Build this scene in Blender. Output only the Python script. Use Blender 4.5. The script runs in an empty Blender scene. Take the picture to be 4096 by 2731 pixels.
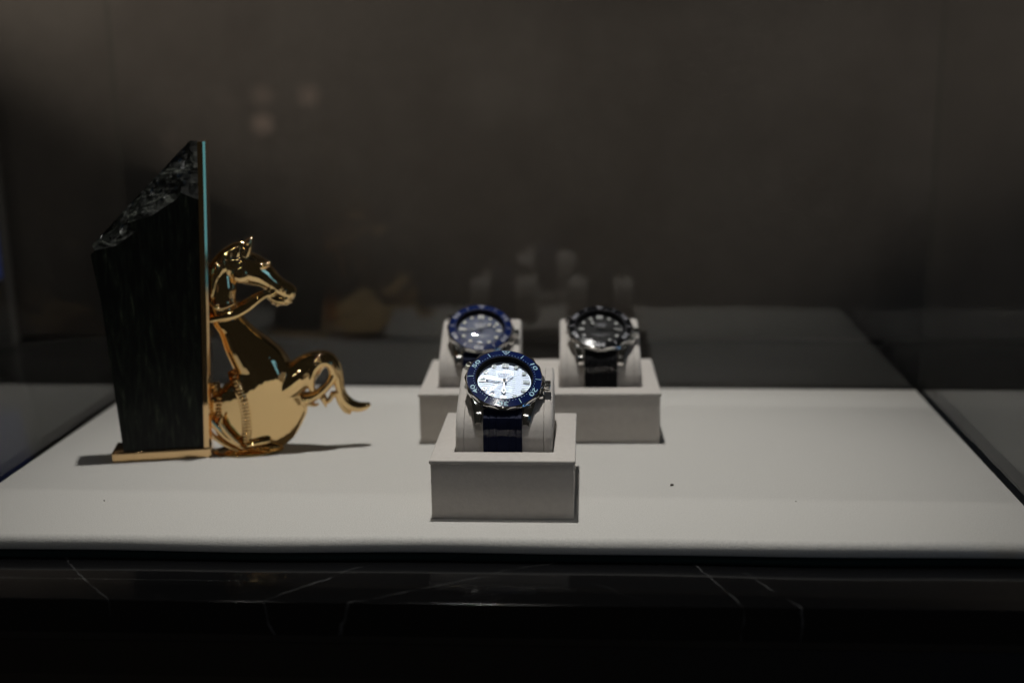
import bpy, bmesh, math, random
from mathutils import Matrix, Vector, noise
PI = math.pi
S = 0.001                                  # everything below is written in millimetres
sc = bpy.context.scene
COL = sc.collection

# ------------------------------------------------------------------ camera
cam_d = bpy.data.cameras.new('camera')
cam = bpy.data.objects.new('camera', cam_d); COL.objects.link(cam); sc.camera = cam
cam_d.sensor_width = 36.0
cam_d.lens = 43.07
cam_d.clip_start = 0.01; cam_d.clip_end = 50
YAW, PITCH, ROLL = 0.0816, 0.2210, -0.0143
CAM = Vector((89.77, -577.36, 222.04))
fw = Vector((-math.sin(YAW)*math.cos(PITCH), math.cos(YAW)*math.cos(PITCH), -math.sin(PITCH)))
rt = Vector((math.cos(YAW), math.sin(YAW), 0)); up = rt.cross(fw)
r2 = math.cos(ROLL)*rt + math.sin(ROLL)*up; u2 = -math.sin(ROLL)*rt + math.cos(ROLL)*up
mw = Matrix((r2, u2, -fw)).transposed().to_4x4(); mw.translation = CAM*S
cam.matrix_world = mw
cam_d.dof.use_dof = True
cam_d.dof.focus_distance = 0.629
cam_d.dof.aperture_fstop = 3.9

# ------------------------------------------------------------------ world, lamps, exposure
w = bpy.data.worlds.new('World'); sc.world = w; w.use_nodes = True
w.node_tree.nodes['Background'].inputs[0].default_value = (0.012, 0.011, 0.0095, 1)
w.node_tree.nodes['Background'].inputs[1].default_value = 1.0
sc.view_settings.view_transform = 'Standard'; sc.view_settings.look = 'None'
sc.view_settings.exposure = 0; sc.view_settings.gamma = 1
sc.cycles.use_denoising = True
sc.cycles.max_bounces = 16; sc.cycles.transparent_max_bounces = 24; sc.cycles.glossy_bounces = 8
sc.cycles.sample_clamp_indirect = 6

def aim(o, loc, target):
    o.location = Vector(loc)*S
    d = (Vector(target) - Vector(loc)).normalized()
    o.rotation_euler = d.to_track_quat('-Z', 'Y').to_euler()

def spot(name, loc, target, power, size, blend, radius, color):
    l = bpy.data.lights.new(name, 'SPOT'); l.energy = power; l.color = color
    l.spot_size = math.radians(size); l.spot_blend = blend; l.shadow_soft_size = radius*S
    o = bpy.data.objects.new(name, l); COL.objects.link(o); aim(o, loc, target); return o

def area(name, loc, target, power, sx, sy, color):
    l = bpy.data.lights.new(name, 'AREA'); l.shape = 'RECTANGLE'; l.size = sx*S; l.size_y = sy*S
    l.energy = power; l.color = color
    o = bpy.data.objects.new(name, l); COL.objects.link(o); aim(o, loc, target); return o

spot('ceiling_spot', (-5, 160, 1500), (22, 90, 0), 71, 30, 1.0, 17, (1.0, 0.975, 0.945))
for q, tx, pw in (((1500, 270, 700), 20, 66), ((-1400, 270, 700), 250, 122)):
    spot('wall_fill', q, (tx, 470, 95), pw, 17.5, 1.0, 20, (1.0, .89, .79))  # pair of spots added from both sides to brighten the back wall
# added spot; an unseen bar cuts a band of shade across the board
spot('band_spot', (60, -400, 2000), (40, 90, 0), 15, 40, .8, 5, (1.0, .97, .94))
# added fill spots behind the camera, lifting the front faces
for q in ((-420, -1500, 880), (180, -1650, 950)):
    spot('fill_spot', q, (20, 80, 30), 2.6, 50, .8, 24, (1.0, .95, .89))
# shop screens and downlights that only show up as reflections
area('shop_screen_lamp', (1150, -900, 330), (-60, 110, 80), 0.55, 230, 560, (0.16, 0.46, 1.0))
area('side_screen_lamp', (1150, 252, -32), (-140, 95, 90), .055, 120, 196, (0.12, 0.50, 1.0))
for k, (bx, by, bz, p) in enumerate(((-763, -1898, 160, .007), (-646, -1898, 158, .009), (-766, -1898, 92, .014))):
    l = bpy.data.lights.new('shop_downlight', 'POINT'); l.energy = p; l.color = (1.0, 0.66, 0.5)
    l.shadow_soft_size = 0.022
    o = bpy.data.objects.new('shop_downlight', l); COL.objects.link(o); o.location = Vector((bx, by, bz))*S

# ------------------------------------------------------------------ materials
def nodes_of(m):
    m.use_nodes = True
    return m.node_tree.nodes, m.node_tree.links

def principled(name, base, rough=.5, metal=0., spec=.5, coat=0., sheen=0., **kw):
    m = bpy.data.materials.new(name); n, l = nodes_of(m)
    b = n['Principled BSDF']
    b.inputs['Base Color'].default_value = (*base, 1)
    b.inputs['Roughness'].default_value = rough
    b.inputs['Metallic'].default_value = metal
    b.inputs['Specular IOR Level'].default_value = spec
    b.inputs['Coat Weight'].default_value = coat
    b.inputs['Coat Roughness'].default_value = 0.03
    b.inputs['Sheen Weight'].default_value = sheen
    b.inputs['Sheen Roughness'].default_value = .5
    return m

def add_noise_bump(m, scale, strength, dist_mm, detail=4, scale2=None, strength2=0, col=None):
    n, l = nodes_of(m); b = n['Principled BSDF']
    tc = n.new('ShaderNodeTexCoord')
    t = n.new('ShaderNodeTexNoise'); t.inputs['Scale'].default_value = scale
    t.inputs['Detail'].default_value = detail; t.inputs['Roughness'].default_value = .65
    l.new(tc.outputs['Object'], t.inputs['Vector'])
    bp = n.new('ShaderNodeBump'); bp.inputs['Strength'].default_value = strength
    bp.inputs['Distance'].default_value = dist_mm*S
    l.new(t.outputs['Fac'], bp.inputs['Height'])
    l.new(bp.outputs['Normal'], b.inputs['Normal'])
    if scale2:
        t2 = n.new('ShaderNodeTexNoise'); t2.inputs['Scale'].default_value = scale2
        t2.inputs['Detail'].default_value = 3
        l.new(tc.outputs['Object'], t2.inputs['Vector'])
        bp2 = n.new('ShaderNodeBump'); bp2.inputs['Strength'].default_value = strength2
        bp2.inputs['Distance'].default_value = dist_mm*4*S
        l.new(t2.outputs['Fac'], bp2.inputs['Height']); l.new(bp.outputs['Normal'], bp2.inputs['Normal'])
        l.new(bp2.outputs['Normal'], b.inputs['Normal'])
    if col:
        lo, hi, cs = col
        t3 = n.new('ShaderNodeTexNoise'); t3.inputs['Scale'].default_value = cs
        t3.inputs['Detail'].default_value = 6; t3.inputs['Roughness'].default_value = .7
        l.new(tc.outputs['Object'], t3.inputs['Vector'])
        cr = n.new('ShaderNodeValToRGB')
        cr.color_ramp.elements[0].position = .3; cr.color_ramp.elements[1].position = .7
        cr.color_ramp.elements[0].color = (*lo, 1); cr.color_ramp.elements[1].color = (*hi, 1)
        l.new(t3.outputs['Fac'], cr.inputs['Fac']); l.new(cr.outputs['Color'], b.inputs['Base Color'])
    return m

def thin_glass(name, ior, tint=(1, 1, 1), rough=0.0):
    m = bpy.data.materials.new(name); n, l = nodes_of(m); n.clear()
    out = n.new('ShaderNodeOutputMaterial'); mix = n.new('ShaderNodeMixShader')
    tr = n.new('ShaderNodeBsdfTransparent'); tr.inputs[0].default_value = (*tint, 1)
    gl = n.new('ShaderNodeBsdfGlossy'); gl.inputs['Roughness'].default_value = rough
    fr = n.new('ShaderNodeFresnel'); ge = n.new('ShaderNodeNewGeometry')
    mr = n.new('ShaderNodeMapRange')           # same reflectance from either side of the sheet
    mr.inputs['To Min'].default_value = ior; mr.inputs['To Max'].default_value = 1/ior
    l.new(ge.outputs['Backfacing'], mr.inputs['Value']); l.new(mr.outputs['Result'], fr.inputs['IOR'])
    l.new(fr.outputs[0], mix.inputs[0]); l.new(tr.outputs[0], mix.inputs[1]); l.new(gl.outputs[0], mix.inputs[2])
    l.new(mix.outputs[0], out.inputs[0])
    return m

M = {}
M['felt'] = add_noise_bump(principled('felt', (.50, .485, .455), .95, spec=.25, sheen=.12), 1400, .9, .4,
                           scale2=60, strength2=.05, col=((.43, .416, .39), (.55, .533, .50), 1000))
M['suede'] = add_noise_bump(principled('suede', (.50, .465, .43), .95, spec=.2, sheen=.3), 1300, .5, .3,
                            col=((.455, .42, .385), (.52, .485, .45), 380))
M['leather'] = add_noise_bump(principled('leather', (.53, .485, .44), .7, spec=.3), 700, .55, .5, detail=5,
                              col=((.50, .457, .413), (.56, .515, .467), 260))
M['seam'] = principled('seam', (.16, .14, .12), .9)
M['green_felt'] = add_noise_bump(principled('green_felt', (.005, .013, .013), .95, spec=.2), 1500, .5, .3)
M['steel'] = principled('steel', (.80, .79, .77), .10, 1)
M['steel_brushed'] = principled('steel_brushed', (.78, .77, .76), .27, 1)
M['steel_rim'] = principled('steel_rim', (.74, .73, .72), .15, 1)
M['rehaut'] = principled('rehaut', (.010, .010, .012), .8, spec=.05)
M['steel_dark'] = principled('steel_dark', (.10, .10, .105), .22, 1)
M['gold'] = add_noise_bump(principled('gold', (.86, .61, .30), .03, 1), 90, .035, .3, detail=1)
M['gold_flat'] = principled('gold_flat', (.85, .59, .31), .05, 1)
M['navy_rubber'] = add_noise_bump(principled('navy_rubber', (.003, .0055, .022), .6, spec=.1), 2500, .15, .1)
M['black_rubber'] = add_noise_bump(principled('black_rubber', (.006, .006, .007), .6, spec=.1), 2500, .15, .1)
M['blue_ceramic'] = principled('blue_ceramic', (.0035, .011, .066), .13, spec=.5)
M['black_ceramic'] = principled('black_ceramic', (.006, .006, .007), .10, spec=.5)
M['ice'] = principled('ice', (.34, .56, .68), .5)
M['silver_ink'] = principled('silver_ink', (.33, .33, .36), .4)
M['white_dial'] = principled('white_dial', (.53, .62, .77), .46, .22, spec=.4)
M['blue_dial'] = principled('blue_dial', (.006, .020, .080), .44, .0, spec=.35)
M['black_dial'] = principled('black_dial', (.007, .007, .0075), .62, .0, spec=.25)
M['groove'] = principled('groove', (.02, .025, .06), 1., spec=0)
M['groove_blue'] = principled('groove_blue', (.006, .02, .09), 1., spec=0)
M['groove_black'] = principled('groove_black', (.004, .004, .004), 1., spec=0)
M['dial_ink'] = principled('dial_ink', (.05, .06, .10), 1., spec=0)
M['lume_grey'] = principled('lume_grey', (.30, .42, .48), .45)
M['lume_white'] = principled('lume_white', (.48, .48, .46), .45)
M['crystal'] = thin_glass('crystal', 1.42)
M['film'] = thin_glass('film', 1.42, rough=.2)
M['coated_pane'] = thin_glass('coated_pane', 1.13, (.985, .99, .985))
M['pane'] = thin_glass('pane', 1.52, (.975, .99, .982))
M['cabinet'] = add_noise_bump(principled('cabinet', (.010, .0075, .005), .55, spec=.3), 300, .2, .3)
M['wall'] = add_noise_bump(principled('wall', (.115, .098, .086), .9, spec=.2), 500, .3, .6,
                           col=((.094, .079, .069), (.137, .118, .104), 7))
M['speck'] = principled('speck', (.05, .04, .03), .8)

def marble_plinth_mat(veins):
    m = principled('black_marble', (.0035, .0035, .0038), .10, spec=.5)
    n, l = nodes_of(m); b = n['Principled BSDF']
    tc = n.new('ShaderNodeTexCoord')
    nz = n.new('ShaderNodeTexNoise'); nz.inputs['Scale'].default_value = 55; nz.inputs['Detail'].default_value = 5
    l.new(tc.outputs['Object'], nz.inputs['Vector'])
    sep = n.new('ShaderNodeSeparateXYZ')
    off = n.new('ShaderNodeVectorMath'); off.operation = 'SUBTRACT'; off.inputs[1].default_value = (.5, .5, .5)
    l.new(nz.outputs['Color'], off.inputs[0])
    sca = n.new('ShaderNodeVectorMath'); sca.operation = 'SCALE'; sca.inputs['Scale'].default_value = .008
    l.new(off.outputs[0], sca.inputs[0])
    ad = n.new('ShaderNodeVectorMath'); ad.operation = 'ADD'
    l.new(tc.outputs['Object'], ad.inputs[0]); l.new(sca.outputs[0], ad.inputs[1])
    acc = None
    for (x0, y0, x1, y1, tilt, wd, st) in veins:
        # vertical vein sheet through the stone; follows the line on top and runs down the front face
        dx, dy = x1-x0, y1-y0; L = math.hypot(dx, dy); nx, ny = dy/L, -dx/L
        dt = n.new('ShaderNodeVectorMath'); dt.operation = 'DOT_PRODUCT'
        dt.inputs[1].default_value = (nx, ny, tilt)
        sb = n.new('ShaderNodeVectorMath'); sb.operation = 'SUBTRACT'; sb.inputs[1].default_value = (x0*S, y0*S, -12*S)
        l.new(ad.outputs[0], sb.inputs[0]); l.new(sb.outputs[0], dt.inputs[0])
        ab = n.new('ShaderNodeMath'); ab.operation = 'ABSOLUTE'; l.new(dt.outputs['Value'], ab.inputs[0])
        mr = n.new('ShaderNodeMapRange'); mr.inputs['From Min'].default_value = 0
        mr.inputs['From Max'].default_value = wd*S; mr.inputs['To Min'].default_value = st; mr.inputs['To Max'].default_value = 0
        l.new(ab.outputs[0], mr.inputs['Value'])
        if acc is None: acc = mr.outputs[0]
        else:
            mx = n.new('ShaderNodeMath'); mx.operation = 'MAXIMUM'
            l.new(acc, mx.inputs[0]); l.new(mr.outputs[0], mx.inputs[1]); acc = mx.outputs[0]
    n2 = n.new('ShaderNodeTexNoise'); n2.inputs['Scale'].default_value = 60; n2.inputs['Detail'].default_value = 2
    l.new(tc.outputs['Object'], n2.inputs['Vector'])
    r2_ = n.new('ShaderNodeMapRange'); r2_.inputs['From Min'].default_value = .38; r2_.inputs['From Max'].default_value = .6
    l.new(n2.outputs['Fac'], r2_.inputs['Value'])
    mu = n.new('ShaderNodeMath'); mu.operation = 'MULTIPLY'; l.new(acc, mu.inputs[0]); l.new(r2_.outputs[0], mu.inputs[1])
    mixc = n.new('ShaderNodeMix'); mixc.data_type = 'RGBA'
    mixc.inputs['A'].default_value = (.0035, .0035, .0038, 1); mixc.inputs['B'].default_value = (.25, .25, .25, 1)
    l.new(mu.outputs[0], mixc.inputs['Factor']); l.new(mixc.outputs['Result'], b.inputs['Base Color'])
    return m

def green_marble_mat():
    m = principled('green_marble', (.006, .007, .006), .38, spec=.22)
    n, l = nodes_of(m); b = n['Principled BSDF']
    tc = n.new('ShaderNodeTexCoord')
    mp = n.new('ShaderNodeMapping'); mp.inputs['Scale'].default_value = (1.0, 1.0, .16)
    mp.inputs['Rotation'].default_value = (0, math.radians(-9), 0)
    l.new(tc.outputs['Object'], mp.inputs['Vector'])
    t = n.new('ShaderNodeTexNoise'); t.inputs['Scale'].default_value = 330; t.inputs['Detail'].default_value = 7
    t.inputs['Roughness'].default_value = .62; t.inputs['Distortion'].default_value = .6
    l.new(mp.outputs[0], t.inputs['Vector'])
    cr = n.new('ShaderNodeValToRGB'); e = cr.color_ramp.elements
    e[0].position = .45; e[0].color = (.004, .0045, .004, 1)
    e[1].position = .80; e[1].color = (.10, .12, .072, 1)
    x = e.new(.60); x.color = (.015, .019, .013, 1)
    l.new(t.outputs['Fac'], cr.inputs['Fac']); l.new(cr.outputs['Color'], b.inputs['Base Color'])
    return m
M['green_marble'] = green_marble_mat()

def rough_stone_mat():
    m = principled('broken_stone', (.02, .02, .02), .33, spec=.6)
    n, l = nodes_of(m); b = n['Principled BSDF']
    tc = n.new('ShaderNodeTexCoord')
    mp = n.new('ShaderNodeMapping'); mp.inputs['Rotation'].default_value = (0, math.radians(38), 0)
    mp.inputs['Scale'].default_value = (.45, 1, 1.5)
    l.new(tc.outputs['Object'], mp.inputs['Vector'])
    t = n.new('ShaderNodeTexNoise'); t.inputs['Scale'].default_value = 75; t.inputs['Detail'].default_value = 5
    t.inputs['Roughness'].default_value = .6; t.inputs['Distortion'].default_value = 1.0
    l.new(mp.outputs[0], t.inputs['Vector'])
    sb = n.new('ShaderNodeMath'); sb.operation = 'SUBTRACT'; sb.inputs[1].default_value = .5; l.new(t.outputs['Fac'], sb.inputs[0])
    ab = n.new('ShaderNodeMath'); ab.operation = 'ABSOLUTE'; l.new(sb.outputs[0], ab.inputs[0])
    cr = n.new('ShaderNodeValToRGB'); e = cr.color_ramp.elements
    e[0].position = 0; e[0].color = (.10, .105, .09, 1)
    e[1].position = .07; e[1].color = (.005, .006, .005, 1)
    x = e.new(.022); x.color = (.014, .016, .013, 1)
    l.new(ab.outputs[0], cr.inputs['Fac']); l.new(cr.outputs['Color'], b.inputs['Base Color'])
    bp = n.new('ShaderNodeBump'); bp.inputs['Strength'].default_value = .8; bp.inputs['Distance'].default_value = .001
    l.new(t.outputs['Fac'], bp.inputs['Height']); l.new(bp.outputs['Normal'], b.inputs['Normal'])
    return m
M['broken_stone'] = rough_stone_mat()

# ------------------------------------------------------------------ mesh helpers (mm in, metres out)
def link(name, me, mat, parent=None, loc=None):
    me.name = name
    o = bpy.data.objects.new(name, me); COL.objects.link(o)
    if mat is not None:
        me.materials.clear(); me.materials.append(M[mat] if isinstance(mat, str) else mat)
    if parent is not None: o.parent = parent
    if loc is not None: o.location = Vector(loc)*S
    return o

def finish(me, smooth=True, angle=35):
    for p in me.polygons: p.use_smooth = smooth
    if smooth: me.set_sharp_from_angle(angle=math.radians(angle))
    return me

def from_py(verts, faces, smooth=True, angle=35):
    me = bpy.data.meshes.new('m')
    me.from_pydata([Vector(v)*S for v in verts], [], faces); me.validate(); me.update()
    bm = bmesh.new(); bm.from_mesh(me); bmesh.ops.recalc_face_normals(bm, faces=bm.faces); bm.to_mesh(me); bm.free()
    return finish(me, smooth, angle)

def from_bm(bm, smooth=True, angle=35):
    bmesh.ops.scale(bm, vec=(S, S, S), verts=bm.verts)
    bmesh.ops.recalc_face_normals(bm, faces=bm.faces)
    me = bpy.data.meshes.new('m'); bm.to_mesh(me); bm.free()
    return finish(me, smooth, angle)

def bm_box(bm, x0, x1, y0, y1, z0, z1, r=0, seg=2):
    b2 = bmesh.new()
    bmesh.ops.create_cube(b2, size=1)
    bmesh.ops.scale(b2, vec=(x1-x0, y1-y0, z1-z0), verts=b2.verts)
    bmesh.ops.translate(b2, vec=((x0+x1)/2, (y0+y1)/2, (z0+z1)/2), verts=b2.verts)
    if r: bmesh.ops.bevel(b2, geom=list(b2.edges), offset=r, segments=seg, affect='EDGES', profile=.5)
    tmp = bpy.data.meshes.new('t'); b2.to_mesh(tmp); b2.free()
    bm.from_mesh(tmp); bpy.data.meshes.remove(tmp)

def box_me(*a, **k):
    bm = bmesh.new(); bm_box(bm, *a, **k); return from_bm(bm, angle=50)

def lathe(profile, n=96, rfun=None, closed=False):
    """profile [(r,z)]; rfun(theta,i,r) may change a radius."""
    V, F = [], []
    for i, (r, z) in enumerate(profile):
        for k in range(n):
            t = 2*PI*k/n; rr = rfun(t, i, r) if rfun else r
            V.append((rr*math.cos(t), rr*math.sin(t), z))
    m = len(profile)
    for i in range(m if closed else m-1):
        j = (i+1) % m
        for k in range(n):
            F.append((i*n+k, i*n+(k+1) % n, j*n+(k+1) % n, j*n+k))
    if not closed:
        if profile[0][0] > 0: F.append(tuple(range(n))[::-1])
        if profile[-1][0] > 0: F.append(tuple((m-1)*n+k for k in range(n)))
    return V, F

def prism(poly, z0, z1):
    n = len(poly)
    V = [(x, y, z0) for x, y in poly] + [(x, y, z1) for x, y in poly]
    F = [tuple(range(n))[::-1], tuple(range(n, 2*n))]
    for k in range(n): F.append((k, (k+1) % n, n+(k+1) % n, n+k))
    return V, F

def merge(*parts):
    V, F = [], []
    for v, f in parts:
        o = len(V); V += list(v); F += [tuple(i+o for i in q) for q in f]
    return V, F

def text_poly(s, size, xs=1.0, bold=0.0):
    c = bpy.data.curves.new('t', 'FONT'); c.body = s; c.size = size; c.align_x = 'CENTER'; c.align_y = 'CENTER'
    c.offset = bold; c.resolution_u = 4
    o = bpy.data.objects.new('t', c)
    me = bpy.data.meshes.new_from_object(o)
    V = [(v.co.x*xs, v.co.y) for v in me.vertices]; F = [tuple(p.vertices) for p in me.polygons]
    bpy.data.objects.remove(o); bpy.data.curves.remove(c); bpy.data.meshes.remove(me)
    if V:
        cy = (min(v[1] for v in V)+max(v[1] for v in V))/2; cx = (min(v[0] for v in V)+max(v[0] for v in V))/2
        V = [(x-cx, y-cy) for x, y in V]
    return V, F

def tag(o, label, cat=None, group=None, kind=None):
    if label: o['label'] = label
    if cat: o['category'] = cat
    if group: o['group'] = group
    if kind: o['kind'] = kind
    return o

def empty(name, loc, rz=0):
    o = bpy.data.objects.new(name, None); COL.objects.link(o)
    o.empty_display_size = .01
    o.location = Vector(loc)*S; o.rotation_euler = (0, 0, rz); return o

# ------------------------------------------------------------------ the setting
BL, BR, BB = -248.0, 300.4, 261.4
def front_y(x):
    return -29.5 + 11.0*(x-BL)/(BR-BL) + .7*math.sin(x*.021+.6) + .45*math.sin(x*.047+2)

def board():
    xs = [BL + (BR-BL)*i/140 for i in range(141)]
    V, F = [], []
    prof = []
    for x in xs:
        yf = front_y(x) - 2.2
        P = [(BB-1.2, -8.0), (BB, -7.0), (BB, -1.2), (BB-1.2, 0)]
        for k in range(1, 12): P.append((BB-1.2 - (BB-1.2-(yf+4.3))*k/12, 0))
        sag = .35*math.sin(x*.033+1.3)
        for k in range(0, 13):
            a = math.radians(155)*k/12
            P.append((yf+4.3-4.3*math.sin(a), -4.3+4.3*math.cos(a) + sag*math.sin(a)))
        P += [(yf+5, -8.55), (yf+12, -8.6)]
        prof.append(P)
    n = len(prof[0])
    for i, x in enumerate(xs):
        for k, (y, z) in enumerate(prof[i]):
            V.append((x, y, z))
    for i in range(len(xs)-1):
        for k in range(n):
            F.append((i*n+k, (i+1)*n+k, (i+1)*n+(k+1) % n, i*n+(k+1) % n))
    F.append(tuple(range(n))); F.append(tuple((len(xs)-1)*n+k for k in range(n)))
    return from_py(V, F, angle=60)
tag(link('felt_board', board(), 'felt'), 'pale grey felt covered display board with rolled front edge', kind='structure')

def green_pad():
    xs = [BL+1 + (BR-BL-2)*i/60 for i in range(61)]
    V, F = [], []
    for x in xs:
        yf = front_y(x) - 1.2 + .3*math.sin(x*.03)
        P = [(BB-3, -12), (BB-3, -8.7), (yf+1.5, -8.7), (yf+.4, -9.1), (yf, -9.9), (yf, -11.3), (yf+.6, -12)]
        for y, z in P: V.append((x, y, z))
    n = 7
    for i in range(60):
        for k in range(n): F.append((i*n+k, (i+1)*n+k, (i+1)*n+(k+1) % n, i*n+(k+1) % n))
    F.append(tuple(range(n))); F.append(tuple(60*n+k for k in range(n)))
    return from_py(V, F, angle=50)
tag(link('underlay', green_pad(), 'green_felt'), 'dark green pad showing as a thin strip under the pale board', kind='structure')

M['black_marble'] = marble_plinth_mat([
    (-165.9, -43.1, -147.7, -63.5, .0, .5, .2), (-37, -40.8, -68.1, -76.3, -.2, .55, .3),
    (30.8, -41.2, -26.8, -74.3, .15, .6, .22), (137.5, -40.3, 151.4, -72.4, .1, .5, .24),
    (157.6, -39.3, 176.6, -71.2, .1, .55, .28), (70.6, -35.8, 110, -68.7, .3, .35, .07), (-300, -60, -240, -75, .3, .5, .2)])
def rot_box(x0, x1, y0, y1, z0, z1, r, ang=0):
    bm = bmesh.new(); bm_box(bm, x0, x1, y0, y1, z0, z1, r, 3)
    bmesh.ops.rotate(bm, cent=(43, -72, 0), matrix=Matrix.Rotation(ang, 3, 'Z'), verts=bm.verts)
    return from_bm(bm, angle=50)
tag(link('plinth', rot_box(-900, 460, -71.8, 620, -28.5, -12.05, .4, .019), 'black_marble'),
    'polished black marble plinth with thin white veins', kind='structure')
tag(link('cabinet', rot_box(-880, 458, -68, 600, -400, -28.6, 2, .019), 'cabinet'),
    'dark brown cabinet front below the marble', kind='structure')
tag(link('cabinet_lip', rot_box(-882, 459, -69.6, -60, -33.5, -28.55, .8, .019), 'steel_dark'),
    'thin dark metal strip along the top of the cabinet', kind='structure')
tag(link('wall', box_me(-900, 1000, 470, 490, -12, 900, r=1), 'wall'), 'plain brown grey wall behind the case', kind='structure')

case = tag(empty('glass_case', (26, 110, -12)), 'clear frameless glass case around the felt board', 'glass case')
X0, X1, Y0, Y1 = BL-2.5, BR+2.5, -52, BB+2.5
T = 5.0
ZT = 620
def pane(x0, x1, y0, y1, mat='pane'):
    o = link('glass_pane', box_me(x0-26, x1-26, y0-110, y1-110, 0, ZT), mat, case)
    return o
pane(X0-T, X0, Y0, Y1); pane(X1, X1+T, Y0, Y1); pane(X0-T, X1+T, Y1+.3, Y1+T+.3); pane(X0-T, X1+T, Y0-T-.3, Y0-.3, 'coated_pane')

M['shade_bar'] = principled('shade_bar', (.02, .02, .02), .6)
link('shade_bar', box_me(X0-T-26, X1+T-26, -117-110, -8-110, 712, 740, r=2), 'shade_bar', case)  # unseen bar added above the case to shade the middle of the board
for hx in (X0-T-4, X1+T+.5):
    link('bar_post', box_me(hx-26, hx+3.5-26, Y0-T-110, Y0-T+4-110, 0, 712), 'shade_bar', case)  # unseen posts added to carry that bar

# ------------------------------------------------------------------ trays
def plate_holes(xs, ys, holes, z0, z1, r):
    """rectangular plate on a cell grid; holes = set of (i,j) cells left open; outer and inner edges rounded."""
    bm = bmesh.new(); vt = {}
    def v(i, j, k):
        if (i, j, k) not in vt: vt[(i, j, k)] = bm.verts.new((xs[i], ys[j], (z0, z1)[k]))
        return vt[(i, j, k)]
    cells = {(i, j) for i in range(len(xs)-1) for j in range(len(ys)-1)} - set(holes)
    for (i, j) in cells:
        bm.faces.new((v(i, j, 1), v(i+1, j, 1), v(i+1, j+1, 1), v(i, j+1, 1)))
        bm.faces.new((v(i, j, 0), v(i, j+1, 0), v(i+1, j+1, 0), v(i+1, j, 0)))
        for (di, dj, a, b) in ((-1, 0, (i, j), (i, j+1)), (1, 0, (i+1, j), (i+1, j+1)), (0, -1, (i, j), (i+1, j)), (0, 1, (i, j+1), (i+1, j+1))):
            if (i+di, j+dj) not in cells:
                bm.faces.new((v(*a, 0), v(*b, 0), v(*b, 1), v(*a, 1)))
    bmesh.ops.recalc_face_normals(bm, faces=bm.faces)
    ed = [e for e in bm.edges if len(e.link_faces) == 2 and e.calc_face_angle() > .5]
    bmesh.ops.bevel(bm, geom=ed, offset=r, segments=3, affect='EDGES', profile=.5)
    return from_bm(bm, angle=50)

def tray(name, loc, rz, Wd, D, H, openings, label):
    t = tag(empty(name, loc, rz), label, 'watch tray')
    xs = [0]; holes = []
    for k, (a, b) in enumerate(openings): xs += [a, b]; holes.append((2*k+1, 1))
    xs.append(Wd); ys = [0, 14.6, 74.3, D]
    link('lid', plate_holes(xs, ys, holes, H-2.3, H, .75), 'suede', t)
    xb = [.7] + xs[1:-1] + [Wd-.7]; yb = [.7, 14.7, 74.4, D-.7]
    link('body', plate_holes(xb, yb, holes, .05, H-2.25, .6), 'leather', t)
    return t
FR, BRZ = .0193, .0375
tray('watch_tray', (0, 0, 0), FR, 73, 86.6, 31.05, [(11.0, 61.8)], 'small square suede tray holding the silver dial watch in front')
tray('double_watch_tray', (-24.83, 125.3, 0), BRZ, 145.6, 88.4, 31.2, [(10.2, 61.0), (84.4, 135.2)],
     'wide suede tray with two openings standing behind the small tray')

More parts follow.
